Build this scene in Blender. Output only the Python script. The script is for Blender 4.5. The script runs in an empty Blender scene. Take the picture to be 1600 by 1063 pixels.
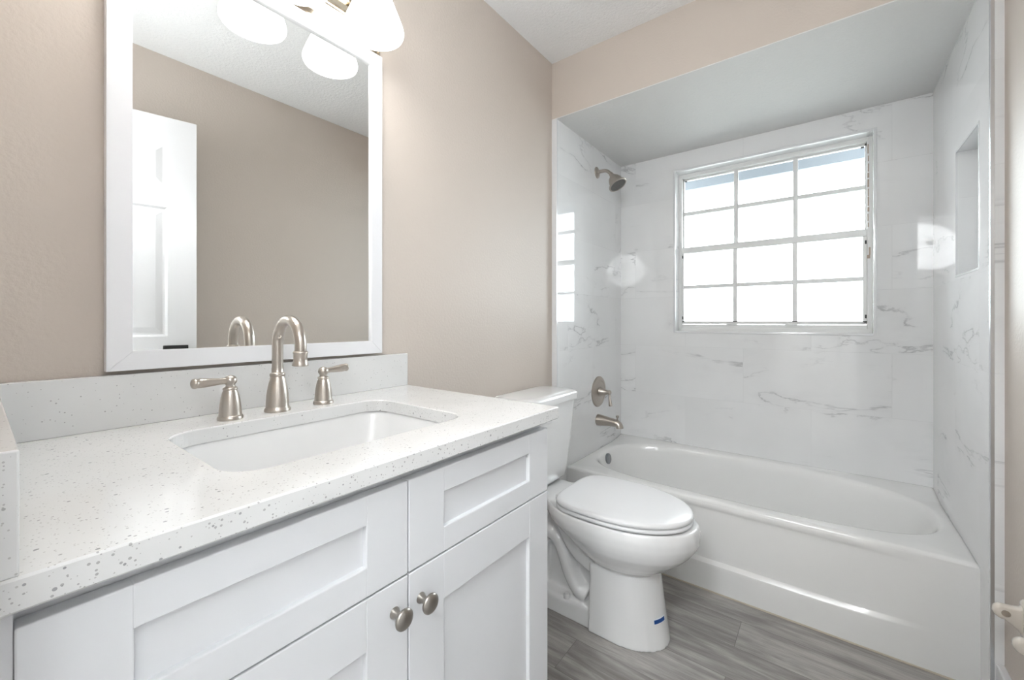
import bpy, bmesh, math, random
from mathutils import Vector, Matrix
random.seed(7)
scn = bpy.context.scene
C = scn.collection
PI = math.pi

# ------------------------------------------------------------------ camera, world, light, exposure
TH = 0.653                      # heading of the camera, turned from +y towards -x
F_PX = 644.1
cam_d = bpy.data.cameras.new('camera'); cam = bpy.data.objects.new('camera', cam_d); C.objects.link(cam)
cam_d.sensor_fit = 'HORIZONTAL'; cam_d.sensor_width = 36.0
cam_d.lens = F_PX / 1600 * 36.0
cam_d.shift_y = -(531.5 - 502.95) / 1600
cam_d.clip_start = 0.01
cam.location = (1.108, 0.0, 1.134); cam.rotation_euler = (PI / 2, 0, TH)
scn.camera = cam

SKY = 10.5         # overcast sky outside the window
FLASH = 15.8      # the photographer's umbrella
SHADE = 4.0       # the lit glass shades
HALL_FILL = 70.0       # unseen fill lamp added in the hall
world = bpy.data.worlds.new('overcast_sky'); scn.world = world; world.use_nodes = True
wbg = world.node_tree.nodes['Background']
wbg.inputs['Color'].default_value = (0.90, 0.96, 1.0, 1); wbg.inputs['Strength'].default_value = SKY

pd = bpy.data.lights.new('window_portal', 'AREA'); pd.shape = 'RECTANGLE'; pd.size = 0.9; pd.size_y = 0.95
pd.cycles.is_portal = True
po = bpy.data.objects.new('window_portal', pd); C.objects.link(po)
po.location = (0.828, 2.76, 1.58); po.rotation_euler = (-PI / 2, 0, 0)

scn.view_settings.view_transform = 'Standard'; scn.view_settings.look = 'None'
scn.view_settings.gamma = 1.0; scn.view_settings.use_curve_mapping = False
scn.view_settings.exposure = 0.42


# ------------------------------------------------------------------ materials
def new_mat(name, color=(.8, .8, .8), rough=.5, metal=0., coat=0.):
    m = bpy.data.materials.new(name); m.use_nodes = True
    b = m.node_tree.nodes['Principled BSDF']
    b.inputs['Base Color'].default_value = (*color, 1); b.inputs['Roughness'].default_value = rough
    b.inputs['Metallic'].default_value = metal
    b.inputs['Coat Weight'].default_value = coat; b.inputs['Coat Roughness'].default_value = .04
    return m
def nd(m, t, **kw):
    n = m.node_tree.nodes.new(t)
    for k, v in kw.items(): setattr(n, k, v)
    return n
def lk(m, a, b): m.node_tree.links.new(a, b)
def bsdf(m): return m.node_tree.nodes['Principled BSDF']
def val(m, op, a, b=None, c=None, clamp=False):
    n = nd(m, 'ShaderNodeMath', operation=op); n.use_clamp = clamp
    for i, x in enumerate((a, b, c)):
        if x is None: continue
        if hasattr(x, 'links'): lk(m, x, n.inputs[i])
        else: n.inputs[i].default_value = x
    return n.outputs[0]
def smooth(m, x, lo, hi, a=0., b=1.):
    n = nd(m, 'ShaderNodeMapRange', interpolation_type='SMOOTHSTEP')
    lk(m, x, n.inputs['Value'])
    for k, v in zip(('From Min', 'From Max', 'To Min', 'To Max'), (lo, hi, a, b)): n.inputs[k].default_value = v
    return n.outputs['Result']
def mix(m, fac, a, b):
    n = nd(m, 'ShaderNodeMix', data_type='RGBA')
    if hasattr(fac, 'links'): lk(m, fac, n.inputs['Factor'])
    else: n.inputs['Factor'].default_value = fac
    for x, s in ((a, n.inputs[6]), (b, n.inputs[7])):
        if hasattr(x, 'links'): lk(m, x, s)
        else: s.default_value = (*x, 1)
    return n.outputs[2]
def noise(m, vec, scale, detail=3., rough=.5, dist=0.):
    n = nd(m, 'ShaderNodeTexNoise')
    n.inputs['Scale'].default_value = scale; n.inputs['Detail'].default_value = detail
    n.inputs['Roughness'].default_value = rough; n.inputs['Distortion'].default_value = dist
    if vec is not None: lk(m, vec, n.inputs['Vector'])
    return n.outputs['Fac']
def obco(m): return nd(m, 'ShaderNodeTexCoord').outputs['Object']
def mapping(m, vec, loc=(0, 0, 0), rot=(0, 0, 0), scale=(1, 1, 1)):
    n = nd(m, 'ShaderNodeMapping'); lk(m, vec, n.inputs['Vector'])
    n.inputs['Location'].default_value = loc; n.inputs['Rotation'].default_value = rot; n.inputs['Scale'].default_value = scale
    return n.outputs['Vector']
def bump(m, height, strength, dist):
    n = nd(m, 'ShaderNodeBump'); n.inputs['Strength'].default_value = strength; n.inputs['Distance'].default_value = dist
    lk(m, height, n.inputs['Height']); lk(m, n.outputs['Normal'], bsdf(m).inputs['Normal'])

def textured_paint(name, color, scale, strength, dist, rough=.55):
    m = new_mat(name, color, rough); co = obco(m)
    bump(m, noise(m, co, scale, 3., .55), strength, dist)
    return m
M = {}
M['wall'] = textured_paint('beige_wall_paint', (.605, .537, .480), 110, .22, .004, .5)
M['hall_wall'] = new_mat('white_hall_paint', (.82, .82, .81), .6)
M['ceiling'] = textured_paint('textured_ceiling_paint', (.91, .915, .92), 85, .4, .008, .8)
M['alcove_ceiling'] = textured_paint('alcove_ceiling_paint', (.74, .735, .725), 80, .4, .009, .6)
M['white_paint'] = new_mat('white_satin_paint', (.735, .743, .762), .35)
M['trim_paint'] = new_mat('white_trim_paint', (.72, .722, .735), .35)
M['porcelain'] = new_mat('white_porcelain', (.80, .80, .80), .12, coat=.6)
M['plastic'] = new_mat('white_seat_plastic', (.80, .80, .81), .22)
M['tub'] = new_mat('tub_enamel', (.84, .838, .828), .16, coat=.3)
M['cream'] = new_mat('cream_ceramic', (.70, .64, .57), .15, coat=.5)
M['chrome'] = new_mat('chrome', (.75, .76, .78), .08, 1.)
M['mirror'] = new_mat('mirror_glass', (.90, .91, .90), .0, 1.)
M['mirror_edge'] = new_mat('mirror_frame_white', (.80, .80, .82), .3)
M['black'] = new_mat('black_metal', (.02, .02, .02), .35, .3)
M['blue'] = new_mat('blue_sticker', (.01, .07, .28), .4)
M['white_sticker'] = new_mat('white_sticker_edge', (.80, .82, .86), .4)
M['aluminium'] = new_mat('white_window_aluminium', (.84, .84, .83), .35)
M['edge_metal'] = new_mat('bright_edge_trim', (.84, .845, .86), .14, .15)
M['strip_metal'] = new_mat('satin_aluminium_strip', (.70, .71, .73), .22, 1.)
M['socket'] = new_mat('brown_socket_shade', (.33, .28, .23), .4)  # brown paints the shade inside the hole of the cream post
M['caulk'] = new_mat('yellowed_caulk', (.55, .49, .40), .6)
M['dark_gap'] = new_mat('dark_matte', (.05, .05, .05), .7)
M['rust'] = new_mat('peeling_paint', (.50, .40, .32), .8)
M['ground'] = textured_paint('pale_concrete_ground', (.30, .30, .28), 4, .2, .01, .9)
M['eave'] = new_mat('grey_eave_board', (.23, .245, .265), .8)
def brushed(name, color, rough):
    m = new_mat(name, color, rough, 1.)
    return m
M['nickel'] = brushed('brushed_nickel', (.50, .455, .41), .31)
M['nickel_dark'] = brushed('satin_nickel', (.36, .335, .305), .28)
M['spray_grey'] = new_mat('grey_spray_plate', (.16, .155, .15), .4, .3)
M['overflow'] = new_mat('dull_chrome', (.30, .31, .33), .2, 1.)
M['plate'] = new_mat('polished_nickel', (.62, .555, .455), .12, 1.)

def tile_mat(name, axis, u0):
    """white marble-look tile 0.61 x 0.30 m in half-offset courses; axis = world axis along the course"""
    m = new_mat(name, (.8, .8, .8), .05); co = obco(m)
    sx = nd(m, 'ShaderNodeSeparateXYZ'); lk(m, co, sx.inputs[0])
    cb = nd(m, 'ShaderNodeCombineXYZ')
    lk(m, val(m, 'ADD', sx.outputs[axis], 6.1 - u0), cb.inputs[0])
    lk(m, val(m, 'ADD', sx.outputs['Z'], -.385 + 3.0), cb.inputs[1])
    br = nd(m, 'ShaderNodeTexBrick'); lk(m, cb.outputs[0], br.inputs['Vector'])
    br.offset = .5; br.offset_frequency = 2; br.squash = 1.
    br.inputs['Scale'].default_value = 1.; br.inputs['Brick Width'].default_value = .61; br.inputs['Row Height'].default_value = .30
    br.inputs['Mortar Size'].default_value = .0011; br.inputs['Mortar Smooth'].default_value = .3
    br.inputs['Color1'].default_value = (0, 0, 0, 1); br.inputs['Color2'].default_value = (1, 1, 1, 1); br.inputs['Bias'].default_value = 0.
    br.inputs['Mortar'].default_value = (.5, .5, .5, 1)
    # per-tile shift of the pattern
    rnd = nd(m, 'ShaderNodeSeparateColor'); lk(m, br.outputs['Color'], rnd.inputs[0])
    sh = nd(m, 'ShaderNodeCombineXYZ'); lk(m, val(m, 'MULTIPLY', rnd.outputs[0], 9.), sh.inputs[2])
    va = nd(m, 'ShaderNodeVectorMath', operation='ADD'); lk(m, cb.outputs[0], va.inputs[0]); lk(m, sh.outputs[0], va.inputs[1])
    v1 = mapping(m, va.outputs[0], rot=(0, 0, .50), scale=(.75, 2.1, 1))
    n1 = noise(m, v1, 1.45, 7., .56, .5)
    vein = smooth(m, val(m, 'ABSOLUTE', val(m, 'SUBTRACT', n1, .5)), .0, .010, 1., 0.)
    mask = smooth(m, noise(m, va.outputs[0], 2.6, 4., .62), .46, .64)
    halo = smooth(m, val(m, 'ABSOLUTE', val(m, 'SUBTRACT', n1, .5)), .0, .07, 1., 0.)
    cloud = noise(m, va.outputs[0], 2.2, 3.)
    c = mix(m, smooth(m, cloud, .35, .7, 0., 1.), (.88, .883, .888), (.835, .838, .842))
    c = mix(m, val(m, 'MULTIPLY', val(m, 'MULTIPLY', halo, mask), .14), c, (.55, .55, .56))
    c = mix(m, val(m, 'MULTIPLY', val(m, 'MULTIPLY', vein, mask), .60), c, (.36, .36, .37))
    c = mix(m, val(m, 'MULTIPLY', br.outputs['Fac'], .22), c, (.62, .62, .62))
    lk(m, c, bsdf(m).inputs['Base Color'])
    lk(m, val(m, 'MULTIPLY_ADD', br.outputs['Fac'], .15, .04), bsdf(m).inputs['Roughness'])
    bsdf(m).inputs['IOR'].default_value = 1.62
    return m
M['tile_x'] = tile_mat('marble_tile_across', 'X', 1.347)
M['tile_y'] = tile_mat('marble_tile_side', 'Y', 2.20)

def quartz():
    m = new_mat('speckled_white_quartz', (.8, .8, .8), .12, coat=.2); co = obco(m)
    c = (.735, .733, .727)
    c = mix(m, smooth(m, noise(m, co, 9, 3.), .35, .7), c, (.705, .703, .697))
    for scale, thr, rad, col, k in ((115, .15, .25, (.25, .25, .26), .8), (190, .27, .28, (.33, .32, .32), .75), (330, .34, .33, (.42, .41, .40), .7)):
        v = nd(m, 'ShaderNodeTexVoronoi'); v.inputs['Scale'].default_value = scale; lk(m, co, v.inputs['Vector'])
        s = nd(m, 'ShaderNodeSeparateColor'); lk(m, v.outputs['Color'], s.inputs[0])
        on = val(m, 'LESS_THAN', s.outputs[0], thr)
        size = val(m, 'MULTIPLY', val(m, 'MULTIPLY_ADD', s.outputs[1], .7, .3), rad)
        d = val(m, 'LESS_THAN', v.outputs['Distance'], size)
        c = mix(m, val(m, 'MULTIPLY', val(m, 'MULTIPLY', on, d), k), c, col)
    lk(m, c, bsdf(m).inputs['Base Color'])
    return m
M['quartz'] = quartz()

def vinyl():
    m = new_mat('grey_wood_plank', (.2, .2, .2), .42); co = obco(m)
    br = nd(m, 'ShaderNodeTexBrick'); lk(m, mapping(m, co, loc=(.37, .06, 0)), br.inputs['Vector'])
    br.offset = .37; br.inputs['Scale'].default_value = 1.; br.inputs['Brick Width'].default_value = 1.22; br.inputs['Row Height'].default_value = .152
    br.inputs['Mortar Size'].default_value = .0010; br.inputs['Mortar Smooth'].default_value = .2
    br.inputs['Color1'].default_value = (0, 0, 0, 1); br.inputs['Color2'].default_value = (1, 1, 1, 1); br.inputs['Mortar'].default_value = (.4, .4, .4, 1)
    s = nd(m, 'ShaderNodeSeparateColor'); lk(m, br.outputs['Color'], s.inputs[0])
    sh = nd(m, 'ShaderNodeCombineXYZ'); lk(m, val(m, 'MULTIPLY', s.outputs[0], 11.), sh.inputs[2])
    va = nd(m, 'ShaderNodeVectorMath', operation='ADD'); lk(m, co, va.inputs[0]); lk(m, sh.outputs[0], va.inputs[1])
    g1 = noise(m, mapping(m, va.outputs[0], scale=(1.5, 15, 1)), 1.8, 5., .62, .8)
    g2 = noise(m, mapping(m, va.outputs[0], scale=(2.2, 7, 1)), 1.2, 3., .5, 1.2)
    g3 = noise(m, mapping(m, va.outputs[0], scale=(8, 160, 1)), 2.0, 3., .6)
    t = val(m, 'ADD', val(m, 'MULTIPLY', g1, .55), val(m, 'ADD', val(m, 'MULTIPLY', g2, .35), val(m, 'MULTIPLY', s.outputs[0], .10)))
    c = mix(m, smooth(m, t, .32, .68), (.205, .192, .181), (.50, .48, .46))
    c = mix(m, smooth(m, g3, .35, .7, .0, .28), c, (.14, .13, .12))
    c = mix(m, val(m, 'MULTIPLY', br.outputs['Fac'], .6), c, (.09, .085, .08))
    lk(m, c, bsdf(m).inputs['Base Color'])
    bump(m, g3, .12, .002)
    return m
M['floor'] = vinyl()

def emissive(name, color, strength, base=(.9, .9, .9), rough=.3):
    m = new_mat(name, base, rough)
    bsdf(m).inputs['Emission Color'].default_value = (*color, 1); bsdf(m).inputs['Emission Strength'].default_value = strength
    return m
M['shade'] = emissive('lit_frosted_glass', (1., .985, .96), SHADE)
M['bulb'] = emissive('lit_bulb', (1., .97, .92), SHADE * 4)
M['umbrella'] = emissive('lit_umbrella_cloth', (.955, .985, 1.), FLASH, (.85, .85, .85), .8)
M['hall_fill'] = emissive('hall_fill_glow', (.95, .98, 1.), HALL_FILL)  # glow of the added hall fill lamp

def pane_glass():
    m = bpy.data.materials.new('window_glass'); m.use_nodes = True; nt = m.node_tree; nt.nodes.clear()
    o = nd(m, 'ShaderNodeOutputMaterial'); t = nd(m, 'ShaderNodeBsdfTransparent'); g = nd(m, 'ShaderNodeBsdfGlossy'); mx = nd(m, 'ShaderNodeMixShader')
    t.inputs['Color'].default_value = (.95, .97, .97, 1); g.inputs['Roughness'].default_value = .02
    fr = nd(m, 'ShaderNodeFresnel'); fr.inputs['IOR'].default_value = 1.45
    lk(m, fr.outputs[0], mx.inputs[0]); lk(m, t.outputs[0], mx.inputs[1]); lk(m, g.outputs[0], mx.inputs[2]); lk(m, mx.outputs[0], o.inputs['Surface'])
    return m
M['glass'] = pane_glass()

# ------------------------------------------------------------------ mesh helpers
def obj(name, bm, mat, parent=None, smooth_=False, mods=None, angle=None):
    me = bpy.data.meshes.new(name)
    bmesh.ops.recalc_face_normals(bm, faces=bm.faces[:])
    if parent is not None:
        w = Vector(parent.location)
        p = parent.parent
        while p is not None: w += Vector(p.location); p = p.parent
        bmesh.ops.translate(bm, verts=bm.verts[:], vec=-w)
    bm.to_mesh(me); bm.free()
    mats = mat if isinstance(mat, (list, tuple)) else [mat]
    for k in mats: me.materials.append(M[k])
    if smooth_:
        for p in me.polygons: p.use_smooth = True
        me.set_sharp_from_angle(angle=math.radians(angle or 38))
    o = bpy.data.objects.new(name, me); C.objects.link(o)
    if parent is not None: o.parent = parent
    return o
def thing(name, label, cat, loc, group=None):
    o = bpy.data.objects.new(name, None); C.objects.link(o); o.location = loc; o.empty_display_size = .1
    return tag(o, label, cat, group)
def tag(o, label, cat, group=None):
    o['label'] = label; o['category'] = cat
    if group: o['group'] = group
    return o
def struct(name, bm, mat, label=None, smooth_=False):
    o = obj(name, bm, mat, smooth_=smooth_); o['kind'] = 'structure'
    if label: o['label'] = label
    return o
def box(bm, x0, x1, y0, y1, z0, z1, bev=0., seg=2):
    r = bmesh.ops.create_cube(bm, size=1.)
    vs = r['verts']
    for v in vs:
        v.co = Vector((x0 if v.co.x < 0 else x1, y0 if v.co.y < 0 else y1, z0 if v.co.z < 0 else z1))
    if bev > 0:
        es = list({e for v in vs for e in v.link_edges})
        bmesh.ops.bevel(bm, geom=es, offset=bev, segments=seg, affect='EDGES', profile=.5)
    return bm
def B(*a, **k): return box(bmesh.new(), *a, **k)
def grid_rings(bm, rings, close_u=True, cap0=False, cap1=False, mi=0):
    vr = [[bm.verts.new(p) for p in r] for r in rings]
    n = len(vr[0])
    for a, b in zip(vr[:-1], vr[1:]):
        for i in range(n if close_u else n - 1):
            j = (i + 1) % n
            f = bm.faces.new((a[i], a[j], b[j], b[i])); f.material_index = mi
    if cap0: bm.faces.new(list(reversed(vr[0])))
    if cap1: bm.faces.new(vr[-1])
    return vr
def lathe(bm, prof, origin, axis=(0, 0, 1), n=32, scale2=1.0, caps=True):
    """prof: list of (radius, distance along axis)"""
    ax = Vector(axis).normalized()
    q = ax.to_track_quat('Z', 'Y'); o = Vector(origin)
    rings = []
    for r, h in prof:
        r = max(r, 1e-5)
        rings.append([o + q @ Vector((r * math.cos(2 * PI * i / n), r * scale2 * math.sin(2 * PI * i / n), h)) for i in range(n)])
    grid_rings(bm, rings, True, caps, caps)
    return bm
def smooth_path(pts, sub=8):
    P = [Vector(p) for p in pts]; out = []
    for i in range(len(P) - 1):
        p0 = P[max(i - 1, 0)]; p1 = P[i]; p2 = P[i + 1]; p3 = P[min(i + 2, len(P) - 1)]
        for k in range(sub):
            t = k / sub
            out.append(.5 * ((2 * p1) + (p2 - p0) * t + (2 * p0 - 5 * p1 + 4 * p2 - p3) * t * t + (3 * p1 - p0 - 3 * p2 + p3) * t ** 3))
    out.append(P[-1]); return out
def tube(bm, pts, rad, n=20, ref=(0, 0, 1), caps=True, flat=1.0):
    """sweep a circle; rad number or list per point"""
    P = [Vector(p) for p in pts]; rings = []
    ref = Vector(ref); prev = None
    for i, p in enumerate(P):
        t = (P[min(i + 1, len(P) - 1)] - P[max(i - 1, 0)]).normalized()
        if prev is None:
            s = t.cross(ref)
            if s.length < 1e-4: s = t.cross(Vector((1, 0, 0)))
        else: s = prev - t * prev.dot(t)
        s.normalize(); prev = s; u = s.cross(t)
        r = rad[i] if isinstance(rad, (list, tuple)) else rad
        rings.append([p + s * r * math.cos(2 * PI * k / n) + u * r * flat * math.sin(2 * PI * k / n) for k in range(n)])
    grid_rings(bm, rings, True, caps, caps)
    return bm
def rounded_rect(x0, x1, y0, y1, r, z, n=6):
    pts = []
    for cx, cy, a0 in ((x1 - r, y1 - r, 0), (x0 + r, y1 - r, PI / 2), (x0 + r, y0 + r, PI), (x1 - r, y0 + r, 3 * PI / 2)):
        for k in range(n + 1):
            a = a0 + PI / 2 * k / n
            pts.append(Vector((cx + r * math.cos(a), cy + r * math.sin(a), z)))
    return pts
def lerp_profile(tab, x):
    for (a, fa), (b, fb) in zip(tab[:-1], tab[1:]):
        if x <= b: return fa + (fb - fa) * (x - a) / (b - a)
    return tab[-1][1]

# ------------------------------------------------------------------ the room
XR = 1.508                                  # painted right wall
TL, TR = .027, 1.482                        # tile faces
YS, YB = 1.782, 2.595                       # front of alcove, back tile face
ZC, ZS = 2.44, 2.1546                       # ceilings
struct('floor', B(-.1, 1.62, -1.5, 1.97, -.08, 0.), 'floor')
struct('wall_left', B(-.12, 0, -.12, 2.72, 0, 2.56), 'wall')
struct('wall_right', B(XR, 1.64, -.12, YS + .0, 0, 2.56), 'wall')
struct('ceiling', B(-.12, 1.64, -.12, YS + .02, ZC, 2.56), 'ceiling')
struct('wall_header', B(0, XR, YS, YS + .10, ZS + .004, ZC + .01), 'wall')
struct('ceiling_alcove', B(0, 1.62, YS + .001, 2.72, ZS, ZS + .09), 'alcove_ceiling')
# near wall with the doorway the camera stands in
bm = bmesh.new(); box(bm, -.12, .66, -.125, -.003, 0, ZC); box(bm, 1.43, 1.64, -.125, -.003, 0, ZC); box(bm, .66, 1.43, -.125, -.003, 2.09, ZC)
struct('wall_near', bm, 'wall')
bm = bmesh.new(); box(bm, .66, .678, -.135, -.004, 0, 2.09); box(bm, 1.412, 1.43, -.135, -.004, 0, 2.09); box(bm, .66, 1.43, -.135, -.004, 2.072, 2.09)
struct('trim_1', bm, 'trim_paint', 'white painted jamb of the doorway')
# hall behind
struct('wall_hall', B(-.12, 1.64, -1.60, -1.5, 0, 2.56), 'hall_wall')
bm = bmesh.new(); box(bm, -.22, -.12, -1.6, -.12, 0, 2.56); box(bm, 1.64, 1.74, -1.6, -.12, 0, 2.56)
struct('wall_hall_side', bm, 'hall_wall')
struct('ceiling_hall', B(-.12, 1.64, -1.5, -.12, ZC, 2.56), 'ceiling')
# tile slabs
bm = bmesh.new(); box(bm, 0.0005, TL, YS, 2.70, .30, ZS)
struct('wall_alcove_left', bm, 'tile_y', 'white marble tile on the shower end wall')
WX0, WX1, WZ0, WZ1 = .373, 1.283, 1.077, 2.0435
bm = bmesh.new()
box(bm, .0, WX0, YB, 2.72, .30, ZS + .05); box(bm, WX1, 1.62, YB, 2.72, .30, ZS + .05)
box(bm, WX0, WX1, YB, 2.72, .30, WZ0); box(bm, WX0, WX1, YB, 2.72, WZ1, ZS + .05)
struct('wall_back', bm, 'tile_x', 'white marble tile around the window')
NY0, NY1, NZ0, NZ1 = 1.900, 2.183, 1.302, 1.752
bm = bmesh.new()
box(bm, TR, 1.59, YS, NY0, .0, ZS); box(bm, TR, 1.59, NY1, 2.70, .0, ZS)
box(bm, TR, 1.59, NY0, NY1, .0, NZ0); box(bm, TR, 1.59, NY0, NY1, NZ1, ZS); box(bm, 1.575, 1.63, NY0, NY1, NZ0, NZ1)
struct('wall_alcove_right', bm, 'tile_y', 'white marble tile with a recessed niche')
# wall above the tub, outside face above the alcove
struct('wall_back_upper', B(-.12, 1.64, 2.60, 2.72, ZS + .06, 2.56), 'wall')
# edge trims
bm = bmesh.new(); box(bm, TL - .007, TL + .0015, YS - .002, YS + .007, .30, ZS, .0008); box(bm, .0, TL - .007, YS - .0012, YS + .001, .0, ZS)
struct('trim_2', bm, 'edge_metal', 'bright edge strip of the left tile')
bm = bmesh.new(); box(bm, TR - .0015, TR + .007, YS - .003, YS + .009, .0, ZS, .0008)
struct('trim_3', bm, 'strip_metal', 'bright edge strip of the right tile')
bm = bmesh.new(); box(bm, TR + .0065, XR + .001, YS - .0025, YS + .001, .0, ZS, .0006)
for z in (.36, .66, .97, 1.27, 1.57, 1.87):
    pass
struct('trim_4', bm, 'tile_y', 'narrow tile return beside the painted wall')
# metal edge around the window opening
bm = bmesh.new()
e = .011; yf = YB - .0035
for a in ((WX0 - e, WX0 + .002, WZ0 - e, WZ1 + e), (WX1 - .002, WX1 + e, WZ0 - e, WZ1 + e), (WX0 + .002, WX1 - .002, WZ0 - e, WZ0 + .002), (WX0 + .002, WX1 - .002, WZ1 - .002, WZ1 + e)):
    box(bm, a[0], a[1], yf, YB + .004, a[2], a[3], .0015, 3)
struct('trim_5', bm, 'edge_metal', 'bright metal edge around the window opening', True)
# metal edge around the niche
bm = bmesh.new(); e = .006
for a in ((NY0 - e, NY0 + .001, NZ0 - e, NZ1 + e), (NY1 - .001, NY1 + e, NZ0 - e, NZ1 + e), (NY0, NY1, NZ0 - e, NZ0 + .001), (NY0, NY1, NZ1 - .001, NZ1 + e)):
    box(bm, TR - .0015, TR + .003, a[0], a[1], a[2], a[3])
struct('trim_6', bm, 'edge_metal', 'thin edge strip around the niche')
# baseboards
bm = bmesh.new(); box(bm, XR - .018, XR + .001, .02, YS - .003, 0, .158, .004, 2)
struct('baseboard_right', bm, 'trim_paint')
bm = bmesh.new(); box(bm, -.001, .014, .85, YS - .003, 0, .10, .003, 2)
struct('baseboard_left', bm, 'trim_paint')
bm = bmesh.new()
tube(bm, [(TL, 1.8815, .002), (1.0, 1.8815, .002), (TR, 1.8815, .002)], .0045, 8)
struct('trim_7', bm, 'caulk', 'thin yellowed bead of caulk along the foot of the tub')

# ------------------------------------------------------------------ window
win = bpy.data.objects.new('window_1', None); C.objects.link(win); win.location = (.828, 2.69, WZ0); win['kind'] = 'structure'
yo = 2.672
bm = bmesh.new()      # outer frame
fx0, fx1, fz0, fz1 = WX0 - .004, WX1 + .004, WZ0 - .004, WZ1 + .004
box(bm, fx0, .3915, yo, 2.735, fz0, fz1, .002); box(bm, 1.2635, fx1, yo, 2.735, fz0, fz1, .002)
box(bm, .3915, 1.2635, yo, 2.735, 2.022, fz1, .002); box(bm, .3915, 1.2635, yo, 2.735, fz0, 1.118, .002)
box(bm, .38, 1.275, yo - .010, yo + .004, fz0, 1.098, .002)      # stepped sill of the frame
obj('window_frame', bm, 'aluminium', win)
bm = bmesh.new()      # upper sash: rails and muntins
yu0, yu1 = 2.702, 2.722
box(bm, .3915, .3975, yu0, yu1, 1.56, 2.022); box(bm, 1.2575, 1.2635, yu0, yu1, 1.56, 2.022); box(bm, .3915, 1.2635, yu0, yu1, 2.012, 2.024)
for x in (.6855, .9715): box(bm, x - .0112, x + .0112, yu0 - .006, yu1, 1.575, 2.016, .003)
box(bm, .3975, 1.2575, yu0 - .004, yu1, 1.794, 1.816, .003)
us = obj('upper_sash', bm, 'aluminium', win)
obj('window_pane', B(.395, 1.26, 2.711, 2.714, 1.575, 2.018), 'glass', us)
bm = bmesh.new()      # lower sash
yl0, yl1 = 2.678, 2.700
box(bm, .3915, .4015, yl0, yl1, 1.125, 1.592, .002); box(bm, 1.248, 1.2635, yl0, yl1, 1.125, 1.592, .002)
box(bm, .3915, 1.2635, yl0 - .004, yl1, 1.556, 1.592, .003); box(bm, .3915, 1.2635, yl0, yl1, 1.119, 1.136, .002)
for x in (.683, .969): box(bm, x - .0112, x + .0112, yl0 + .002, yl1, 1.13, 1.565, .003)
box(bm, .4015, 1.248, yl0 + .004, yl1, 1.3365, 1.3585, .003)
ls = obj('lower_sash', bm, 'aluminium', win)
obj('window_pane', B(.398, 1.25, 2.689, 2.692, 1.13, 1.56), 'glass', ls)
for x in (.668, .954):
    bm = bmesh.new(); box(bm, x - .028, x + .028, yl0 - .014, yl0 + .001, 1.113, 1.124, .002); box(bm, x - .022, x + .022, yl0 - .018, yl0 - .012, 1.117, 1.122, .001)
    obj('finger_lift', bm, 'aluminium', ls)
obj('sash_gap_shade', B(.392, 1.263, yl0 - .002, yl0 + .006, 1.1335, 1.137), 'dark_gap', ls)  # dark strip painting the shade of the gap along the sash bottom
for x, z in ((.3945, 1.535), (.3945, 1.158), (1.2588, 1.527), (1.2588, 1.16)):
    obj('tilt_latch', B(x - .003, x + .003, yl0 - .004, yl0 + .002, z - .009, z + .009, .001), 'dark_gap', ls)
for x, z in ((.409, 2.006), (1.247, 2.004)):
    obj('tilt_latch', B(x - .006, x + .006, yu0 - .010, yu0 + .002, z - .003, z + .003, .001), 'dark_gap', us)
bm = bmesh.new()
zz = 1.60
random.seed(3)
while zz < 1.985:
    h = random.uniform(.012, .05); box(bm, 1.2655 + random.uniform(-.001, .001), 1.2685 + random.uniform(0, .003), yo - .001, yo + .002, zz, zz + h); zz += h + random.uniform(.002, .012)
box(bm, 1.2635, 1.275, yo - .0012, yo + .002, 1.445, 1.462); box(bm, 1.270, 1.276, yo - .0012, yo + .002, 1.462, 1.50)
o = obj('worn_edge', bm, 'rust', win); o['label'] = 'brown worn strip on the frame'
# eave of the roof outside
bm = bmesh.new(); box(bm, -1.2, 2.9, 2.735, 3.24, 2.20, 2.24); box(bm, -1.2, 2.9, 3.20, 3.24, 2.105, 2.24)
struct('roof_eave', bm, 'eave', 'grey roof eave outside the window')
struct('ground', B(-9, 11, 2.74, 22, -.4, -.3), 'ground', 'pale ground outside the window')
struct('wall_outside', B(-.5, 2.1, 2.725, 2.735, 2.06, 2.5), 'eave')

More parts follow.
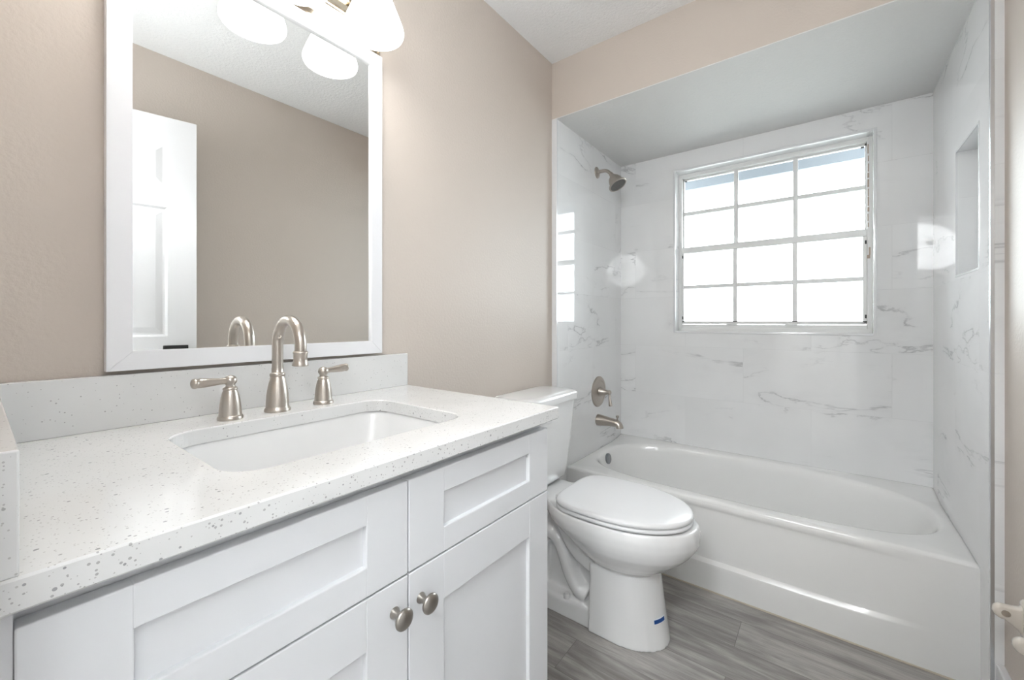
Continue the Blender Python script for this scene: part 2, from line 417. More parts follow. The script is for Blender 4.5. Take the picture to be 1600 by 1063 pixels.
# ------------------------------------------------------------------ open door (seen in the mirror)
dr = bpy.data.objects.new('door_1', None); C.objects.link(dr); dr['kind'] = 'structure'
W = .655
p_h = Vector((1.452, .006)); p_f = Vector((1.3175, .642))
ang = math.atan2((p_f - p_h).y, (p_f - p_h).x)
dr.location = (p_h.x, p_h.y, .012)
DH = 2.056; TD = .035
def door_panel_mesh():
    bm = bmesh.new()
    xs = [0., .105, .105 + .165, W - .105 - .165, W - .105, W]
    zs = [0., .235, .80, 1.055, 1.645, 1.735, 1.938, DH]
    for sgn, y in ((1, TD / 2), (-1, -TD / 2)):
        for i in range(5):
            for j in range(7):
                x0, x1, z0, z1 = xs[i], xs[i + 1], zs[j], zs[j + 1]
                if i in (1, 3) and j in (1, 3, 5):
                    rings = []
                    for ins, dep in ((0, 0), (.010, .007), (.018, .007), (.042, .002)):
                        rings.append([Vector((x0 + ins, y - sgn * dep, z0 + ins)), Vector((x1 - ins, y - sgn * dep, z0 + ins)), Vector((x1 - ins, y - sgn * dep, z1 - ins)), Vector((x0 + ins, y - sgn * dep, z1 - ins))])
                    grid_rings(bm, rings, True, False, True)
                else:
                    bm.faces.new([bm.verts.new(p) for p in ((x0, y, z0), (x1, y, z0), (x1, y, z1), (x0, y, z1))])
    h = TD / 2
    for q in (((0, -h, 0), (0, h, 0), (0, h, DH), (0, -h, DH)), ((W, -h, 0), (W, h, 0), (W, h, DH), (W, -h, DH)), ((0, -h, 0), (W, -h, 0), (W, h, 0), (0, h, 0)), ((0, -h, DH), (W, -h, DH), (W, h, DH), (0, h, DH))):
        bm.faces.new([bm.verts.new(p) for p in q])
    bmesh.ops.remove_doubles(bm, verts=bm.verts[:], dist=.0004)
    return bm
me = bpy.data.meshes.new('door_leaf'); bm = door_panel_mesh(); bmesh.ops.recalc_face_normals(bm, faces=bm.faces[:]); bm.to_mesh(me); bm.free(); me.materials.append(M['trim_paint'])
leaf = bpy.data.objects.new('door_leaf', me); C.objects.link(leaf); leaf.parent = dr; leaf.rotation_euler = (0, 0, ang)
bm = bmesh.new()      # black lever on the face towards the room
hx, hz = W - .062, .998
lathe(bm, [(.016, 0), (.016, .006), (.012, .009), (.010, .034)], (hx, TD / 2, hz), (0, 1, 0), 24)
box(bm, hx - .060, hx + .030, TD / 2 + .028, TD / 2 + .040, hz - .014, hz + .017, .002)
me = bpy.data.meshes.new('door_lever'); bmesh.ops.recalc_face_normals(bm, faces=bm.faces[:]); bm.to_mesh(me); bm.free(); me.materials.append(M['black'])
lev = bpy.data.objects.new('door_lever', me); C.objects.link(lev); lev.parent = leaf; lev['label'] = 'black door lever'

# ------------------------------------------------------------------ vanity cabinet
XF = .575                                    # front face of doors
van = thing('vanity_cabinet', 'white shaker vanity cabinet under the speckled counter, with two doors and two false drawers', 'cabinet', (.28, .43, 0))
bm = bmesh.new()
box(bm, .003, .553, .004, .022, .105, .8985); box(bm, .003, .553, .818, .838, .105, .8985)
box(bm, .003, .553, .022, .818, .105, .125); box(bm, .003, .015, .022, .818, .125, .8985)
box(bm, .535, .5531, .0046, .8377, .700, .75); box(bm, .535, .5533, .0044, .8378, .860, .8984); box(bm, .5345, .5526, .40, .45, .126, .8981); box(bm, .5345, .571, .0042, .0201, .106, .8983); box(bm, .5345, .5528, .0203, .05, .106, .8982); box(bm, .5345, .5524, .80, .8375, .106, .8980); box(bm, .534, .5522, .0225, .8175, .106, .14)
box(bm, .02, .50, .004, .838, .0, .105)
obj('carcass', bm, 'white_paint', van)
def shaker(y0, y1, z0, z1, st, rl, name):
    bm = bmesh.new()
    bv = .0016
    box(bm, .555, XF, y0, y0 + st, z0, z1, bv); box(bm, .555, XF, y1 - st, y1, z0, z1, bv)
    box(bm, .555, XF, y0 + st - .001, y1 - st + .001, z0, z0 + rl, bv); box(bm, .555, XF, y0 + st - .001, y1 - st + .001, z1 - rl, z1, bv)
    box(bm, .5555, XF - .009, y0 + st - .004, y1 - st + .004, z0 + rl - .004, z1 - rl + .004)
    return obj(name, bm, 'white_paint', van)
GY = .4237
shaker(.0205, GY - .0012, .7315, .8795, .0745, .0435, 'drawer_front')
shaker(GY + .0012, .8375, .7315, .8795, .0765, .0435, 'drawer_front')
dl = shaker(.0205, GY - .0012, .125, .7285, .0745, .077, 'door')
dR = shaker(GY + .0012, .8375, .125, .7285, .0765, .080, 'door')
def knob(y, z, par):
    bm = bmesh.new()
    lathe(bm, [(.0088, 0), (.0085, .002), (.0062, .006), (.0056, .012), (.0066, .017), (.012, .0195), (.0150, .0215), (.0160, .0235), (.0158, .0255), (.0140, .0275), (.0095, .0295), (.0045, .0304), (.0001, .0306)], (XF, y, z), (1, 0, 0), 32)
    o = obj('knob', bm, 'nickel_dark', par, True, angle=50)
    return o
knob(.3970, .6825, dl); knob(.4490, .6785, dR)

# countertop with sink cut-out, backsplash and side splash
CZ0, CZ1 = .899, .928
SX0, SX1, SY0, SY1 = .150, .482, .208, .660
def counter_mesh():
    bm = bmesh.new(); N = 10
    inner = rounded_rect(SX0, SX1, SY0, SY1, .055, 0, N)
    cx, cy = (SX0 + SX1) / 2, (SY0 + SY1) / 2
    X0, X1, Y0, Y1 = .002, .5905, .003, .8627
    def to_outer(p):
        d = Vector((p.x - cx, p.y - cy)); t = 1e9
        if d.x > 1e-9: t = min(t, (X1 - cx) / d.x)
        if d.x < -1e-9: t = min(t, (X0 - cx) / d.x)
        if d.y > 1e-9: t = min(t, (Y1 - cy) / d.y)
        if d.y < -1e-9: t = min(t, (Y0 - cy) / d.y)
        return Vector((cx + d.x * t, cy + d.y * t, 0))
    outer = [to_outer(p) for p in inner]
    for corner in ((X1, Y1), (X0, Y1), (X0, Y0), (X1, Y0)):
        k = min(range(len(outer)), key=lambda i: (outer[i].x - corner[0]) ** 2 + (outer[i].y - corner[1]) ** 2)
        outer[k] = Vector((*corner, 0))
    b = .0022
    def shrink(p, s):
        return Vector((min(max(p.x, X0 + s), X1 - s), min(max(p.y, Y0 + s), Y1 - s), 0))
    def grow(p, s):
        d = Vector((p.x - cx, p.y - cy, 0)).normalized(); return p + d * s
    Z = lambda pts, z: [Vector((p.x, p.y, z)) for p in pts]
    rings = [Z(inner, CZ0), Z(inner, CZ1 - b), Z([grow(p, b) for p in inner], CZ1), Z([shrink(p, b) for p in outer], CZ1), Z(outer, CZ1 - b), Z(outer, CZ0 + b), Z([shrink(p, b) for p in outer], CZ0), Z(inner, CZ0)]
    grid_rings(bm, rings)
    bmesh.ops.remove_doubles(bm, verts=bm.verts[:], dist=.00005)
    return bm
tag(obj('countertop', counter_mesh(), 'quartz'), 'white speckled quartz vanity countertop with the sink cut-out', 'countertop')
tag(obj('backsplash', B(.002, .0205, .0232, .862, CZ1, 1.031, .0015), 'quartz'), 'long low speckled quartz backsplash strip standing under the mirror', 'backsplash')
tag(obj('side_splash', B(.002, .589, .003, .0228, CZ1, 1.0305, .0015), 'quartz'), 'speckled quartz side splash closing the counter end nearest the doorway', 'side splash')

# undermount sink
sk = thing('sink', 'white rectangular undermount basin below the counter cut-out', 'sink', (.316, .434, .77))
bm = bmesh.new()
rings = []
c0, c1 = (SX0 + SX1) / 2, (SY0 + SY1) / 2
for ins, z, r in ((-.022, .8985, .06), (.000, .8985, .055), (.004, .890, .055), (.010, .86, .055), (.020, .81, .055), (.034, .785, .055), (.060, .770, .055), (.105, .764, .05), (.145, .760, .02)):
    rings.append(rounded_rect(SX0 - .004 + ins, SX1 + .004 - ins, SY0 - .004 + ins, SY1 + .004 - ins, max(r, .012), z, 10))
grid_rings(bm, rings, True, False, True)
o = obj('basin', bm, 'porcelain', sk, True, angle=60)
so = o.modifiers.new('thickness', 'SOLIDIFY'); so.thickness = .008; so.offset = -1
bm = bmesh.new(); lathe(bm, [(.022, 0), (.022, .002), (.016, .003), (.0155, .0015), (.0001, .0015)], (c0, c1, .761), (0, 0, 1), 28)
obj('drain', bm, 'nickel', sk, True)

# faucet
fa = thing('faucet', 'brushed nickel widespread faucet with a high-arc spout and two lever handles', 'faucet', (.100, .430, CZ1))
bell = [(.0, 0), (.0268, 0), (.0274, .003), (.0266, .007), (.0246, .009), (.0242, .012), (.0238, .022), (.0227, .038), (.0208, .052), (.0182, .065), (.0158, .075), (.0148, .080), (.0158, .081), (.0163, .084), (.0157, .087), (.0134, .088), (.0122, .090), (.0122, .10)]
bm = bmesh.new(); lathe(bm, bell, (.0965, .4285, CZ1), (0, 0, 1), 40)
sx, sy = .0965, .4285
arc = [(sx, sy, CZ1 + .095), (sx, sy, CZ1 + .155)]
R0 = .0555; zc = CZ1 + .153
for k in range(1, 17):
    a = PI - k / 16 * (PI + .10)
    arc.append((sx + R0 + R0 * math.cos(a), sy, zc + R0 * 1.02 * math.sin(a)))
last = arc[-1]
d = Vector((-.055, 0, -1)).normalized()
arc.append(tuple(Vector(last) + d * .006))
tube(bm, arc, .0118, 24, ref=(0, 1, 0))
tip = Vector(arc[-1])
sp = obj('spout', bm, 'nickel', fa, True, angle=45)
bm = bmesh.new(); lathe(bm, [(.0122, -.002), (.0148, .0), (.0152, .002), (.0138, .0045), (.0136, .018), (.0150, .024), (.0162, .028), (.0160, .030), (.0110, .030), (.0105, .027), (.0001, .027)], tip, d, 32)
obj('aerator', bm, 'nickel', sp, True, angle=45)
def handle(y, ang_, x=.102):
    bm = bmesh.new()
    prof = [(.0, 0), (.0232, 0), (.0238, .003), (.0230, .007), (.0210, .0085), (.0206, .012), (.0200, .022), (.0188, .034), (.0170, .046), (.0146, .056), (.0124, .0618), (.0134, .0625), (.0138, .0645), (.0128, .067), (.0090, .069), (.0084, .072), (.0094, .0742), (.0120, .078), (.0124, .082), (.0112, .0868), (.0078, .0905), (.0035, .092), (.0001, .0923)]
    lathe(bm, prof, (x, y, CZ1), (0, 0, 1), 36)
    h = obj('handle', bm, 'nickel', fa, True, angle=45)
    bm = bmesh.new(); dv = Vector((math.sin(ang_[0]) * math.cos(ang_[1]), math.cos(ang_[0]) * math.cos(ang_[1]), math.sin(ang_[1])))
    o0 = Vector((x, y, CZ1 + .0815))
    prof = [(.0070, .004), (.0066, .018), (.0070, .024), (.0084, .036), (.0096, .050), (.0098, .058), (.0092, .0625), (.0100, .064), (.0102, .067), (.0092, .0695), (.005, .0715), (.0001, .072)]
    lathe(bm, prof, o0, dv, 28)
    obj('lever', bm, 'nickel', h, True, angle=45)
handle(.3315, (PI - .17, .02)); handle(.5375, (-.12, .05), .097)

# ------------------------------------------------------------------ wall mirror
mi = thing('wall_mirror', 'large rectangular wall mirror in a plain white frame above the backsplash', 'mirror', (.012, .457, 1.039))
MY0, MY1, MZ0, MZ1, FW, FX = .1528, .7618, 1.0388, 1.944, .0375, .0255
def rail(q):   # q: four (y,z) corners, outer then inner: o0,o1,i1,i0
    bm = bmesh.new()
    o0, o1, i1, i0 = [Vector((0, *p)) for p in q]
    def P(p, x): return Vector((x, p.y, p.z))
    vs = []
    for x, pts in ((.002, q), (FX, q)):
        vs.append([bm.verts.new((x, p[0], p[1])) for p in pts])
    a, b = vs
    bm.faces.new(a); bm.faces.new(b)
    for i in range(4): bm.faces.new((a[i], a[(i + 1) % 4], b[(i + 1) % 4], b[i]))
    es = [e for e in bm.edges if all(abs(v.co.x - FX) < 1e-6 for v in e.verts)]
    bmesh.ops.bevel(bm, geom=es, offset=.0009, segments=2, affect='EDGES')
    return bm
i = FW
for q in (((MY0, MZ0), (MY1, MZ0), (MY1 - i, MZ0 + i), (MY0 + i, MZ0 + i)), ((MY1, MZ0), (MY1, MZ1), (MY1 - i, MZ1 - i), (MY1 - i, MZ0 + i)),
          ((MY1, MZ1), (MY0, MZ1), (MY0 + i, MZ1 - i), (MY1 - i, MZ1 - i)), ((MY0, MZ1), (MY0, MZ0), (MY0 + i, MZ0 + i), (MY0 + i, MZ1 - i))):
    obj('frame_rail', rail(q), 'mirror_edge', mi)
obj('mirror_glass', B(.006, .017, MY0 + .02, MY1 - .02, MZ0 + .02, MZ1 - .02), 'mirror', mi)

# ------------------------------------------------------------------ vanity light
vl = thing('vanity_light', 'polished three-shade vanity light with lit frosted bell shades above the mirror', 'wall light', (.0, .457, 1.96))
ZP = 1.948
bm = bmesh.new()
prof = [(.000, 0), (.010, 0), (.012, .003), (.012, .006), (.009, .008), (.010, .011), (.013, .024), (.019, .038), (.028, .049), (.031, .051), (.033, .054), (.031, .057), (.022, .058), (.022, .066)]
rings = []
py0, py1, pz0, pz1 = .150, .764, ZP, ZP + .150
for x, ins in prof:
    rings.append([Vector((x, py0 + ins, pz0 + ins)), Vector((x, py1 - ins, pz0 + ins)), Vector((x, py1 - ins, pz1 - ins)), Vector((x, py0 + ins, pz1 - ins))])
grid_rings(bm, rings, True, True, True)
obj('back_plate', bm, 'plate', vl)
SHX, SHZ = .130, 1.916
for y in (.237, .450, .663):
    bm = bmesh.new()
    tube(bm, smooth_path([(.03, y, ZP + .075), (.07, y, ZP + .095), (.115, y, ZP + .115), (SHX, y, SHZ + .175), (SHX, y, SHZ + .160)], 6), .008, 14, ref=(0, 1, 0))
    lathe(bm, [(.024, 0), (.030, .02), (.028, .034), (.012, .040)], (SHX, y, SHZ + .130), (0, 0, 1), 28)
    arm = obj('lamp_arm', bm, 'plate', vl, True, angle=45)
    bm = bmesh.new()
    pr = [(.0245, .140), (.0290, .134), (.036, .120), (.049, .090), (.0610, .060), (.0705, .036), (.0755, .022), (.0775, .014), (.0775, .008), (.0745, .002), (.0695, .0), (.0690, .002), (.0735, .010), (.0725, .018), (.067, .036), (.0575, .060), (.0455, .090), (.0325, .120), (.0225, .136)]
    lathe(bm, pr, (SHX, y, SHZ), (0, 0, 1), 40, caps=False)
    obj('lamp_shade', bm, 'shade', arm, True, angle=60)
    bm = bmesh.new(); lathe(bm, [(.012, .12), (.013, .095), (.022, .075), (.028, .055), (.026, .038), (.016, .027), (.0001, .024)], (SHX, y, SHZ), (0, 0, 1), 24)
    obj('light_bulb', bm, 'bulb', arm, True)

# ------------------------------------------------------------------ bathtub
tb = thing('bathtub', 'white alcove bathtub with a plain panelled apron beneath the window', 'bathtub', (.755, 2.24, 0))
ox0, ox1, oy0, oy1, ZR = TL - .004, TR + .004, 1.8852, YB + .001, .381
cx, cy = .76, 2.235
ix0, ix1, iy0, iy1 = .084, 1.437, 1.948, 2.540
def inner_pt(a, s, dx0=0., dx1=0., dy=0.):
    """superellipse-like opening; s scales the inset, fuller at the drain end, rounder at the other"""
    ca, sa = math.cos(a), math.sin(a)
    if ca >= 0: A = ix1 - cx - dx1; n = 2.9
    else: A = cx - ix0 - dx0; n = 3.3
    Bq = ((iy1 - cy) if sa >= 0 else (cy - iy0)) - dy
    r = (abs(ca / A) ** n + abs(sa / Bq) ** n) ** (-1 / n)
    return Vector((cx + r * ca, cy + r * sa, 0))
angs = sorted(set([2 * PI * k / 360 for k in range(360)] + [math.atan2(y - cy, x - cx) % (2 * PI) for x in (ox0, ox1) for y in (oy0, oy1)]))
def outer_pt(a, s=0.):
    ca, sa = math.cos(a), math.sin(a); t = 1e9
    if ca > 1e-9: t = min(t, (ox1 - s - cx) / ca)
    if ca < -1e-9: t = min(t, (ox0 + s - cx) / ca)
    if sa > 1e-9: t = min(t, (oy1 - s - cy) / sa)
    if sa < -1e-9: t = min(t, (oy0 + s - cy) / sa)
    return Vector((cx + ca * t, cy + sa * t, 0))
def at_z(p, z): return Vector((p.x, p.y, z))
rings = []
def deck(p):   # the deck rises a little to the back wall
    return .020 * max(0., (p.y - 2.42) / (YB - 2.42)) ** 1.5
for s, dz in ((.0060, -.034), (.0030, -.0170), (.0012, -.0140), (.0015, -.010), (.005, -.004), (.011, -.0008), (.017, 0.)):
    rr = []
    for a in angs:
        p = outer_pt(a, s); rr.append(at_z(p, ZR + dz + deck(p)))
    rings.append(rr)
for dx0, dx1, dy, dz in ((-.022, -.022, -.016, 0.), (-.012, -.012, -.009, -.001), (-.004, -.004, -.003, -.005), (.003, .003, .003, -.014), (.010, .012, .008, -.032), (.018, .030, .014, -.075), (.030, .075, .024, -.155), (.045, .13, .038, -.235), (.062, .18, .058, -.285), (.10, .24, .10, -.312), (.17, .33, .16, -.322), (.30, .45, .22, -.326), (.50, .60, .27, -.328)):
    rr = []
    for a in angs:
        p = inner_pt(a, 0, dx0, dx1, dy); rr.append(at_z(p, ZR + dz + deck(p) * (1 if dz > -.02 else 0)))
    rings.append(rr)
bm = bmesh.new(); grid_rings(bm, rings, True, False, True)
obj('tub_basin', bm, 'tub', tb, True, angle=70)
# apron: profile (y, z) swept along x, the recess fading out at its ends
bm = bmesh.new()
prof_rec = [(1.8890, .3705), (1.8868, .3690), (1.8853, .3650), (1.8852, .357), (1.8862, .350), (1.8885, .344), (1.8905, .340), (1.8910, .335), (1.8915, .325), (1.8925, .26), (1.8930, .20), (1.8930, .150), (1.8930, .1330), (1.8925, .1300), (1.8905, .1275), (1.8830, .1175), (1.8812, .1150), (1.8806, .1120), (1.8803, .100), (1.8800, .05), (1.8800, .001)]
prof_flat = [(1.8852 - .0052 * (1 - z / .372), z) for y, z in prof_rec]
rings = []
xs = [ox0, .06, .10, .14, .18] + [.2 + .05 * k for k in range(21)] + [1.24, 1.27, 1.30, 1.33, 1.36, 1.39, 1.42, 1.45, ox1]
for x in xs:
    w = 1.0
    if x > 1.16: w = max(0., 1 - (x - 1.16) / .24); w = w * w * (3 - 2 * w)
    if x < .18: w = max(0., (x - .06) / .12); w = w * w * (3 - 2 * w)
    rings.append([Vector((x, a[0] * w + b[0] * (1 - w), a[1] + .014 * (1 - w) * (1 if .105 < a[1] < .14 else 0))) for a, b in zip(prof_rec, prof_flat)])
grid_rings(bm, rings, False)
o = obj('apron', bm, 'tub', tb, True, angle=24)
bm = bmesh.new()
lathe(bm, [(.030, -.004), (.030, .004), (.026, .0075), (.012, .0085), (.0001, .0085)], (.0995, 2.236, .341), (1, 0, .16), 36)
o = obj('overflow_plate', bm, 'overflow', tb, True); o['label'] = 'round chrome overflow plate'
bm = bmesh.new(); lathe(bm, [(.035, 0), (.035, .003), (.02, .005), (.0001, .005)], (.34, 2.236, .0545), (0, 0, 1), 30)
obj('drain', bm, 'chrome', tb, True)

# shower fittings
sh = thing('shower', 'brushed nickel shower head on a bent arm high on the tiled end wall', 'shower head', (TL, 2.24, 2.017))
bm = bmesh.new(); lathe(bm, [(.0335, 0), (.0325, .003), (.026, .007), (.013, .010), (.012, .012)], (TL, 2.24, 2.015), (1, 0, 0), 32)
obj('flange', bm, 'nickel', sh, True)
hd = Vector((.52, -.05, -.86)).normalized()
pth = smooth_path([(TL, 2.24, 2.015), (.06, 2.24, 2.017), (.092, 2.239, 2.010), (.117, 2.238, 1.985)], 7)
bm = bmesh.new(); tube(bm, pth, .0098, 16, ref=(0, 1, 0))
obj('shower_arm', bm, 'nickel', sh, True)
h0 = Vector(pth[-1])
bm = bmesh.new(); lathe(bm, [(.0115, -.008), (.0125, .0), (.0135, .010), (.0165, .014), (.0195, .018), (.030, .030), (.037, .045), (.041, .062), (.0425, .070), (.0505, .0745), (.053, .078), (.053, .083), (.050, .0855), (.046, .0855), (.0455, .083)], h0, hd, 40)
obj('head_shell', bm, 'nickel', sh, True, angle=40)
bm = bmesh.new(); lathe(bm, [(.046, .080), (.045, .0835), (.0001, .0845)], h0, hd, 36)
q = hd.to_track_quat('Z', 'Y')
for rr, n in ((.012, 6), (.023, 12), (.034, 18)):
    for k in range(n):
        p = h0 + q @ Vector((rr * math.cos(2 * PI * k / n), rr * math.sin(2 * PI * k / n), .083))
        lathe(bm, [(.0026, 0), (.0022, .003), (.0001, .0032)], p, hd, 8)
obj('spray_face', bm, 'spray_grey', sh, True)

va = thing('shower_valve', 'round brushed nickel shower valve plate with a lever above the tub spout', 'shower valve', (TL, 2.258, .72))
bm = bmesh.new(); lathe(bm, [(.0905, 0), (.0905, .003), (.086, .008), (.078, .0105), (.066, .0115), (.062, .0095), (.058, .0105), (.030, .013), (.0001, .014)], (TL, 2.258, .72), (1, 0, 0), 56)
obj('escutcheon', bm, 'nickel', va, True, angle=30)
bm = bmesh.new(); lathe(bm, [(.029, 0), (.029, .006), (.026, .010), (.0225, .016), (.0165, .038), (.0115, .052), (.0125, .055), (.0135, .060), (.0125, .067), (.006, .071), (.0001, .072)], (TL + .010, 2.258, .72), (1, 0, 0), 36)
hb = obj('handle_hub', bm, 'nickel', va, True, angle=40)
bm = bmesh.new(); lathe(bm, [(.0062, 0), (.0060, .016), (.0070, .030), (.0090, .052), (.0100, .062), (.0095, .066), (.0105, .068), (.009, .0715), (.0001, .073)], (TL + .071, 2.257, .713), (.14, -.10, -1), 24)
obj('lever', bm, 'nickel', hb, True, angle=40)

ts = thing('tub_spout', 'brushed nickel tub spout with a pull-up diverter below the valve plate', 'tub spout', (TL, 2.25, .553))
bm = bmesh.new()
rings = []
for x, zc_, ry, rz in ((TL, .5535, .033, .033), (TL + .004, .5535, .0335, .0335), (.05, .553, .0315, .0315), (.09, .552, .027, .0265), (.125, .551, .0240, .0225), (.142, .549, .0230, .0215)):
    rings.append([Vector((x, 2.25 + ry * math.cos(2 * PI * k / 28), zc_ + rz * math.sin(2 * PI * k / 28))) for k in range(28)])
for t in (.25, .5, .75, 1.):
    a = t * PI / 2 * .95
    cxn, czn = .142, .528
    rr = []
    for k in range(28):
        b = 2 * PI * k / 28
        rad = .021 + .0215 * math.sin(b)
        rr.append(Vector((cxn + rad * math.sin(a), 2.25 + .0225 * math.cos(b), czn + rad * math.cos(a) - .006 * t)))
    rings.append(rr)
grid_rings(bm, rings, True, True, True)
obj('spout_body', bm, 'nickel', ts, True, angle=60)
bm = bmesh.new(); lathe(bm, [(.0045, 0), (.0045, .014), (.0080, .017), (.0092, .0225), (.0074, .028), (.0001, .030)], (.149, 2.25, .566), (.05, 0, 1), 18)
obj('diverter_knob', bm, 'nickel_dark', ts, True)

# ------------------------------------------------------------------ toilet
YT = 1.487
tl = thing('toilet', 'white two-piece toilet with closed lid between the vanity and the tub', 'toilet', (.38, YT, 0))
def egg(xr, xf, hw, z, n=48, pr=2.6, xm=None):
    xm = xm if xm is not None else xr + (xf - xr) * .45
    pts = []
    for k in range(n):
        a = 2 * PI * k / n; ca, sa = math.cos(a), math.sin(a)
        if ca >= 0: A = xf - xm; e = 2.05
        else: A = xm - xr; e = pr
        r = (abs(ca / A) ** e + abs(sa / hw) ** e) ** (-1 / e)
        pts.append(Vector((xm + r * ca, YT + r * sa, z)))
    return pts
def bowl_mesh():
    bm = bmesh.new()
    ring = [(.432, .20, .752, .176, 2.3), (.434, .195, .758, .182, 2.3), (.428, .19, .763, .187, 2.3), (.405, .19, .769, .193, 2.3), (.378, .205, .767, .192, 2.3), (.358, .235, .758, .187, 2.3), (.335, .28, .742, .178, 2.4), (.308, .305, .716, .162, 2.3), (.283, .33, .686, .144, 2.2), (.262, .355, .656, .125, 2.2), (.250, .375, .636, .110, 2.2), (.235, .40, .615, .095, 2.2)]
    grid_rings(bm, [egg(r[1], r[2], r[3], r[0], pr=r[4]) for r in reversed(ring)], True, True, True)
    # front pedestal: D-shaped, straight back
    def dsh(z, xr, xf, hw, n=24):
        pts = [Vector((xr, YT - hw, z))]
        xm = xr + .085
        for k in range(n + 1):
            a = -PI / 2 + PI * k / n
            pts.append(Vector((xm + (xf - xm) * max(0, math.cos(a)) ** .92, YT + hw * math.sin(a), z)))
        pts.append(Vector((xr, YT + hw, z)))
        return pts
    grid_rings(bm, [dsh(0., .41, .668, .121), dsh(.10, .41, .652, .113), dsh(.24, .41, .633, .106), dsh(.262, .43, .605, .09)], True, True, True)
    # rear foot
    def foot(z, x0, x1, hw): return rounded_rect(x0, x1, YT - hw, YT + hw, .03, z, 5)
    grid_rings(bm, [foot(0., .115, .50, .105), foot(.055, .12, .50, .098), foot(.068, .125, .50, .090)], True, True, True)
    # slim body behind the recess, deck under the tank
    box(bm, .14, .46, YT - .045, YT + .045, .03, .40)
    dk = []
    for z, g in ((.385, .0), (.40, .006), (.425, .008), (.4345, .004)):
        dk.append(rounded_rect(.03, .34, YT - .098 - g, YT + .098 + g, .03, z, 5))
    grid_rings(bm, dk, True, True, True)
    # trapway bulge, both sides
    tr = smooth_path([(.378, YT, .082), (.338, YT, .100), (.304, YT, .150), (.280, YT, .212), (.254, YT, .262), (.215, YT, .284), (.178, YT, .258), (.162, YT, .19), (.158, YT, .06)], 6)
    P = [Vector(p) for p in tr]; rings = []
    for k, p in enumerate(P):
        t = (P[min(k + 1, len(P) - 1)] - P[max(k - 1, 0)]).normalized(); u = Vector((0, 1, 0)).cross(t)
        rings.append([p + Vector((0, 1, 0)) * .088 * math.cos(2 * PI * j / 20) + u * .045 * math.sin(2 * PI * j / 20) for j in range(20)])
    grid_rings(bm, rings, True, True, True)
    # curved web that follows the back of the bowl
    wb = smooth_path([(.262, YT, .385), (.288, YT, .335), (.318, YT, .285), (.36, YT, .245), (.43, YT, .218)], 6)
    P = [Vector(p) for p in wb]; rings = []
    for k, p in enumerate(P):
        t = (P[min(k + 1, len(P) - 1)] - P[max(k - 1, 0)]).normalized(); u = Vector((0, 1, 0)).cross(t)
        rings.append([p + Vector((0, 1, 0)) * .094 * s + u * .024 * c for s, c in ((-1, -1), (1, -1), (1, 1), (-1, 1))])
    grid_rings(bm, rings, True, True, True)
    return bm
bo = obj('bowl', bowl_mesh(), 'porcelain', tl, True, angle=180)
rm = bo.modifiers.new('fuse', 'REMESH'); rm.mode = 'VOXEL'; rm.voxel_size = .0042; rm.use_smooth_shade = True
sm = bo.modifiers.new('soften', 'SMOOTH'); sm.factor = .5; sm.iterations = 9
# tank
def tank_ring(z, x0, x1, hw, r, bow=0.):
    pts = rounded_rect(x0, x1, YT - hw, YT + hw, r, z, 8)
    for p in pts:
        if p.x > (x0 + x1) / 2: p.x += bow * (1 - ((p.y - YT) / hw) ** 2)
    return pts
bm = bmesh.new()
grid_rings(bm, [tank_ring(.443, .03, .165, .115, .04), tank_ring(.450, .022, .178, .135, .05), tank_ring(.462, .018, .186, .150, .055), tank_ring(.50, .016, .190, .157, .055), tank_ring(.65, .014, .199, .179, .055), tank_ring(.786, .012, .206, .195, .055)], True, True, True)
obj('tank', bm, 'porcelain', tl, True, angle=50)
bm = bmesh.new()
grid_rings(bm, [tank_ring(.787, .008, .207, .194, .05, .004), tank_ring(.790, .004, .213, .200, .05, .006), tank_ring(.814, .003, .215, .202, .05, .006), tank_ring(.822, .006, .211, .199, .05, .006), tank_ring(.8265, .013, .203, .192, .045, .006), tank_ring(.8285, .028, .180, .172, .04, .006)], True, True, True)
obj('tank_lid', bm, 'porcelain', tl, True, angle=60)
bm = bmesh.new(); lathe(bm, [(.013, 0), (.013, .006), (.008, .010)], (.200, YT - .13, .745), (1, 0, 0), 20); tube(bm, [(.212, YT - .13, .745), (.218, YT - .12, .744), (.219, YT - .065, .738)], [.005, .006, .007], 12)
obj('flush_lever', bm, 'chrome', tl, True)
# seat and lid
def lid_outline(z, ins, xr=.272, xf=.744, hw=.186):
    return [Vector((p.x, p.y, z)) for p in egg(xr + ins, xf - ins, hw - ins, z, 72, 4.2, .475)]
bm = bmesh.new()
grid_rings(bm, [lid_outline(.436, .006), lid_outline(.438, .001), lid_outline(.4445, .0), lid_outline(.4485, .003), lid_outline(.4505, .008)], True, True, True)
obj('seat', bm, 'plastic', tl, True, angle=60)
bm = bmesh.new()
grid_rings(bm, [lid_outline(.4515, .008), lid_outline(.4530, .002), lid_outline(.457, .0), lid_outline(.4625, .0), lid_outline(.4668, .003), lid_outline(.4690, .008), lid_outline(.4700, .016), lid_outline(.4708, .06)], True, True, True)
obj('seat_lid', bm, 'plastic', tl, True, angle=60)
for s in (-1, 1):
    bm = bmesh.new(); tube(bm, [(.266, YT + s * .055, .446), (.266, YT + s * .092, .446)], .0095, 14); box(bm, .252, .276, YT + s * .07 - .018, YT + s * .07 + .018, .434, .442, .002)
    obj('hinge', bm, 'plastic', tl, True)
bm = bmesh.new(); lathe(bm, [(.013, 0), (.013, .012), (.010, .020), (.0001, .022)], (.305, YT - .086, .062), (0, 0, 1), 20)
obj('bolt_cap', bm, 'porcelain', tl, True)
